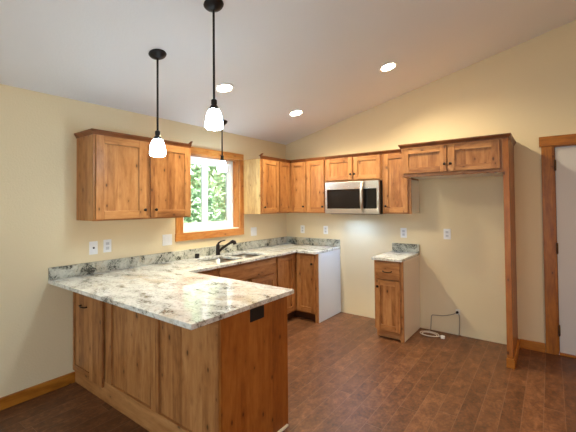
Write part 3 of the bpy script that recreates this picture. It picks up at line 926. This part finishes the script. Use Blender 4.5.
# cables at the refrigerator alcove
bx = thing('water_valve_box', (2.452, 0, 0.26), 'small dark supply valve low on the refrigerator alcove wall', 'valve')
obj('plate', MB().box(2.432, 2.478, -0.007, -0.0006, 0.232, 0.296, 0, 0.001), MELA, bx)
obj('valve', MB().lathe([(0, 0), (0.014, 0), (0.014, 0.02), (0.009, 0.026), (0.009, 0.04), (0, 0.042)], (2.450, -0.007, 0.262), (0, -1, 0), 12), BRONZE, bx)
def smooth(pts, n=6):
    P = [Vector(p) for p in pts]
    out = []
    for i in range(len(P) - 1):
        p0, p1, p2, p3 = P[max(i - 1, 0)], P[i], P[i + 1], P[min(i + 2, len(P) - 1)]
        for k in range(n):
            t = k / n
            out.append(0.5 * ((2 * p1) + (p2 - p0) * t + (2 * p0 - 5 * p1 + 4 * p2 - p3) * t * t + (3 * p1 - p0 - 3 * p2 + p3) * t ** 3))
    return out + [P[-1]]
w_ = thing('supply_line', (2.3, -0.06, 0), 'thin grey supply line looping from the alcove valve left and down to the floor', 'cable')
obj('tube', MB().tube(smooth([(2.445, -0.05, 0.262), (2.40, -0.045, 0.235), (2.30, -0.03, 0.20), (2.22, -0.03, 0.192), (2.178, -0.03, 0.185), (2.168, -0.03, 0.15), (2.162, -0.032, 0.05), (2.158, -0.05, 0.012), (2.12, -0.11, 0.009)]), 0.0045, 8), GCABLE, w_)
w_ = thing('power_cord', (2.46, -0.03, 0), 'thin grey cord hanging straight down from the alcove valve to the floor', 'cable')
obj('cord', MB().tube(smooth([(2.468, -0.02, 0.25), (2.474, -0.024, 0.19), (2.470, -0.02, 0.08), (2.466, -0.022, 0.012), (2.455, -0.06, 0.008)]), 0.004, 8), GCABLE, w_)
w_ = thing('coiled_cord', (2.18, -0.17, 0), 'white coiled cord lying on the floor of the refrigerator alcove', 'cable')
pts = []
for i in range(40):
    a = i / 39 * 4 * PI
    pts.append((2.19 + (0.075 + 0.0011 * i) * math.cos(a), -0.185 + (0.05 + 0.0009 * i) * math.sin(a), 0.008 + 0.010 * i / 39))
pts += [(2.315, -0.19, 0.014), (2.33, -0.21, 0.012)]
obj('cord', MB().tube(pts, 0.0042, 8), CABLE, w_)
obj('plug', MB().box(2.318, 2.358, -0.235, -0.20, 0.002, 0.034, 0, 0.006), WHITE, w_)

tag(obj('wood_shim', MB().prism([(PX + 0.003, -2.60), (PX + 0.024, -2.60), (PX + 0.018, -2.47), (PX + 0.003, -2.47)], 0.001, 0.012, 'z', 0, 0.001), MELA, loc=(PX + 0.01, -2.53, 0)), 'small pale wood scrap on the floor at the foot of the peninsula end panel', 'wood scrap')

# ---------------------------------------------------------------- lamps
SN = Vector((SL, 0, -1)).normalized()        # ceiling normal pointing down
def pendant(x, y, zt_, r, label):
    """zt_: top of the glass shade"""
    zc_ = cz(x)
    o = thing('pendant_lamp', (x, y, zc_), label, 'pendant lamp', 'black rod pendant lamps')
    obj('canopy', MB().lathe([(0, 0.0008), (0.064, 0.0008), (0.066, 0.006), (0.058, 0.018), (0.030, 0.036), (0.012, 0.042), (0, 0.043)], (x, y, zc_), SN, 28), BLACK, o)
    sx = x
    obj('rod', MB().tube([(sx, y, zc_ - 0.03), (sx, y, zt_ + 0.055)], 0.0075, 12), BLACK, o)
    obj('socket', MB().lathe([(0, 0.062), (0.012, 0.062), (0.019, 0.056), (0.019, 0.032), (0.016, 0.028), (0.020, 0.022), (0.030, 0.004), (0.032, -0.004), (0.0, -0.004)], (sx, y, zt_), (0, 0, 1), 20), BLACK, o)
    h = 0.132
    prof = [(0.026, 0.0), (0.036, -0.008), (0.045, -0.022), (0.053, -0.046), (0.0585, -0.072), (0.0622, -0.098), (0.0618, -0.114), (0.058, -0.126), (0.050, -h), (0.046, -h + 0.002), (0.054, -0.122), (0.058, -0.098), (0.054, -0.072), (0.048, -0.046), (0.040, -0.022), (0.031, -0.008), (0.020, -0.003)]
    obj('glass_shade', MB().lathe([(a * r / 0.0625, b) for a, b in prof], (sx, y, zt_), (0, 0, 1), 28), LAMPG, o, label='lit white bell glass shade')
    light('pendant_bulb', 'POINT', (sx, y, zt_ - h + 0.01), 5.5, SOFT, shadow_soft_size=0.03)
pendant(0.951, -2.877, 2.026, 0.059, 'lit black rod pendant above the peninsula, nearer the window wall')
pendant(1.597, -2.886, 2.143, 0.0575, 'lit black rod pendant over the free end of the peninsula, hanging highest in the photo')
pendant(0.216, -1.544, 2.045, 0.058, 'lit pendant hanging in front of the sink window, farthest of the three')

def downlight(x, y, label, vis=True):
    z = cz(x)
    if vis:
        o = thing('recessed_downlight', (x, y, z), label, 'ceiling light', 'recessed ceiling lights')
        obj('trim_ring', MB().lathe([(0.070, -0.0005), (0.094, 0.0008), (0.096, 0.004), (0.090, 0.008), (0.072, 0.006), (0.070, 0.003)], (x, y, z), SN, 32), VINYL, o)
        obj('lens', MB().lathe([(0, 0.0015), (0.071, 0.0015), (0.071, 0.003), (0, 0.0045)], (x, y, z), SN, 32), LENS, o, label='glowing lens')
    p = Vector((x, y, z)) + SN * 0.02
    light('downlight' if vis else 'unseen_warm_fill', 'SPOT', p, CAN_W if vis else 140, WARM if vis else (1.0, 0.47, 0.12), SN.to_track_quat('-Z', 'Y').to_euler(), spot_size=math.radians(150), spot_blend=0.6, shadow_soft_size=0.06)
downlight(0.826, -2.074, 'lit round recessed ceiling light nearest the pendants, left of the other two')
downlight(0.825, -0.878, 'lit round recessed ceiling light nearest the room corner')
downlight(2.013, -0.901, 'lit round recessed ceiling light above the microwave side of the back wall, rightmost')
for x, y in ((4.6, -2.2),):  # unseen spot added as orange fill, without a fixture
    downlight(x, y, '', False)

# ---------------------------------------------------------------- outside the window
obj('ground', MB().box(-30, -0.2, -20, 25, -0.6, -0.5), GRASS, kind='structure')
def bush(x, y, rx, ry, h, n, mat, label, seed):
    rnd = random.Random(seed)
    o = thing('leafy_tree', (x, y, -0.5), label, 'tree', 'trees outside the window')
    t = MB()
    t.tube([(x, y, -0.5), (x + 0.05, y, 0.6), (x - 0.04, y + 0.1, 0.7 * h)], [0.055, 0.045, 0.02], 8)
    for i in range(7):
        a = rnd.uniform(0, 2 * PI)
        z = rnd.uniform(0.2, 0.6) * h
        t.tube([(x, y, z), (x + rx * 0.7 * math.cos(a), y + ry * 0.7 * math.sin(a), z + 0.5)], [0.03, 0.01], 6)
    obj('trunk', t, BARK, o)
    b = bmesh.new()
    for i in range(n):
        while True:
            p = Vector((rnd.uniform(-1, 1), rnd.uniform(-1, 1), rnd.uniform(-1, 1)))
            if 0.25 < p.length < 1:
                break
        c_ = Vector((x + p.x * rx, y + p.y * ry, h / 2 - 0.3 + p.z * h / 2))
        s = rnd.uniform(0.03, 0.065)
        d1 = Vector((rnd.gauss(0, 1), rnd.gauss(0, 1), rnd.gauss(0, 1))).normalized()
        d2 = d1.cross(Vector((rnd.gauss(0, 1), rnd.gauss(0, 1), rnd.gauss(0, 1)))).normalized()
        d3 = d1.cross(d2) * 0.12
        vs = [b.verts.new(c_ + q) for q in (d1 * s * 1.5, d2 * s * 0.6 + d3 * s, -d1 * s * 1.2, -d2 * s * 0.6 + d3 * s)]
        b.faces.new(vs)
    mm = MB()
    mm.merge(b)
    obj('foliage', mm, mat, o)
bush(-4.2, 1.2, 1.2, 1.1, 4.2, 16000, LEAF, 'leafy green tree filling the left pane of the sink window', 1)
bush(-4.6, 3.75, 1.35, 1.35, 4.6, 18000, LEAF2, 'pale green tree filling the right pane of the sink window', 2)
bush(-8.0, 3.6, 1.75, 1.75, 5.6, 12000, LEAF, 'darker green tree standing behind the nearer two outside the window', 3)
bush(-6.6, 7.2, 1.6, 1.6, 5.0, 9000, LEAF2, 'pale green tree at the right edge of the sink window view', 4)
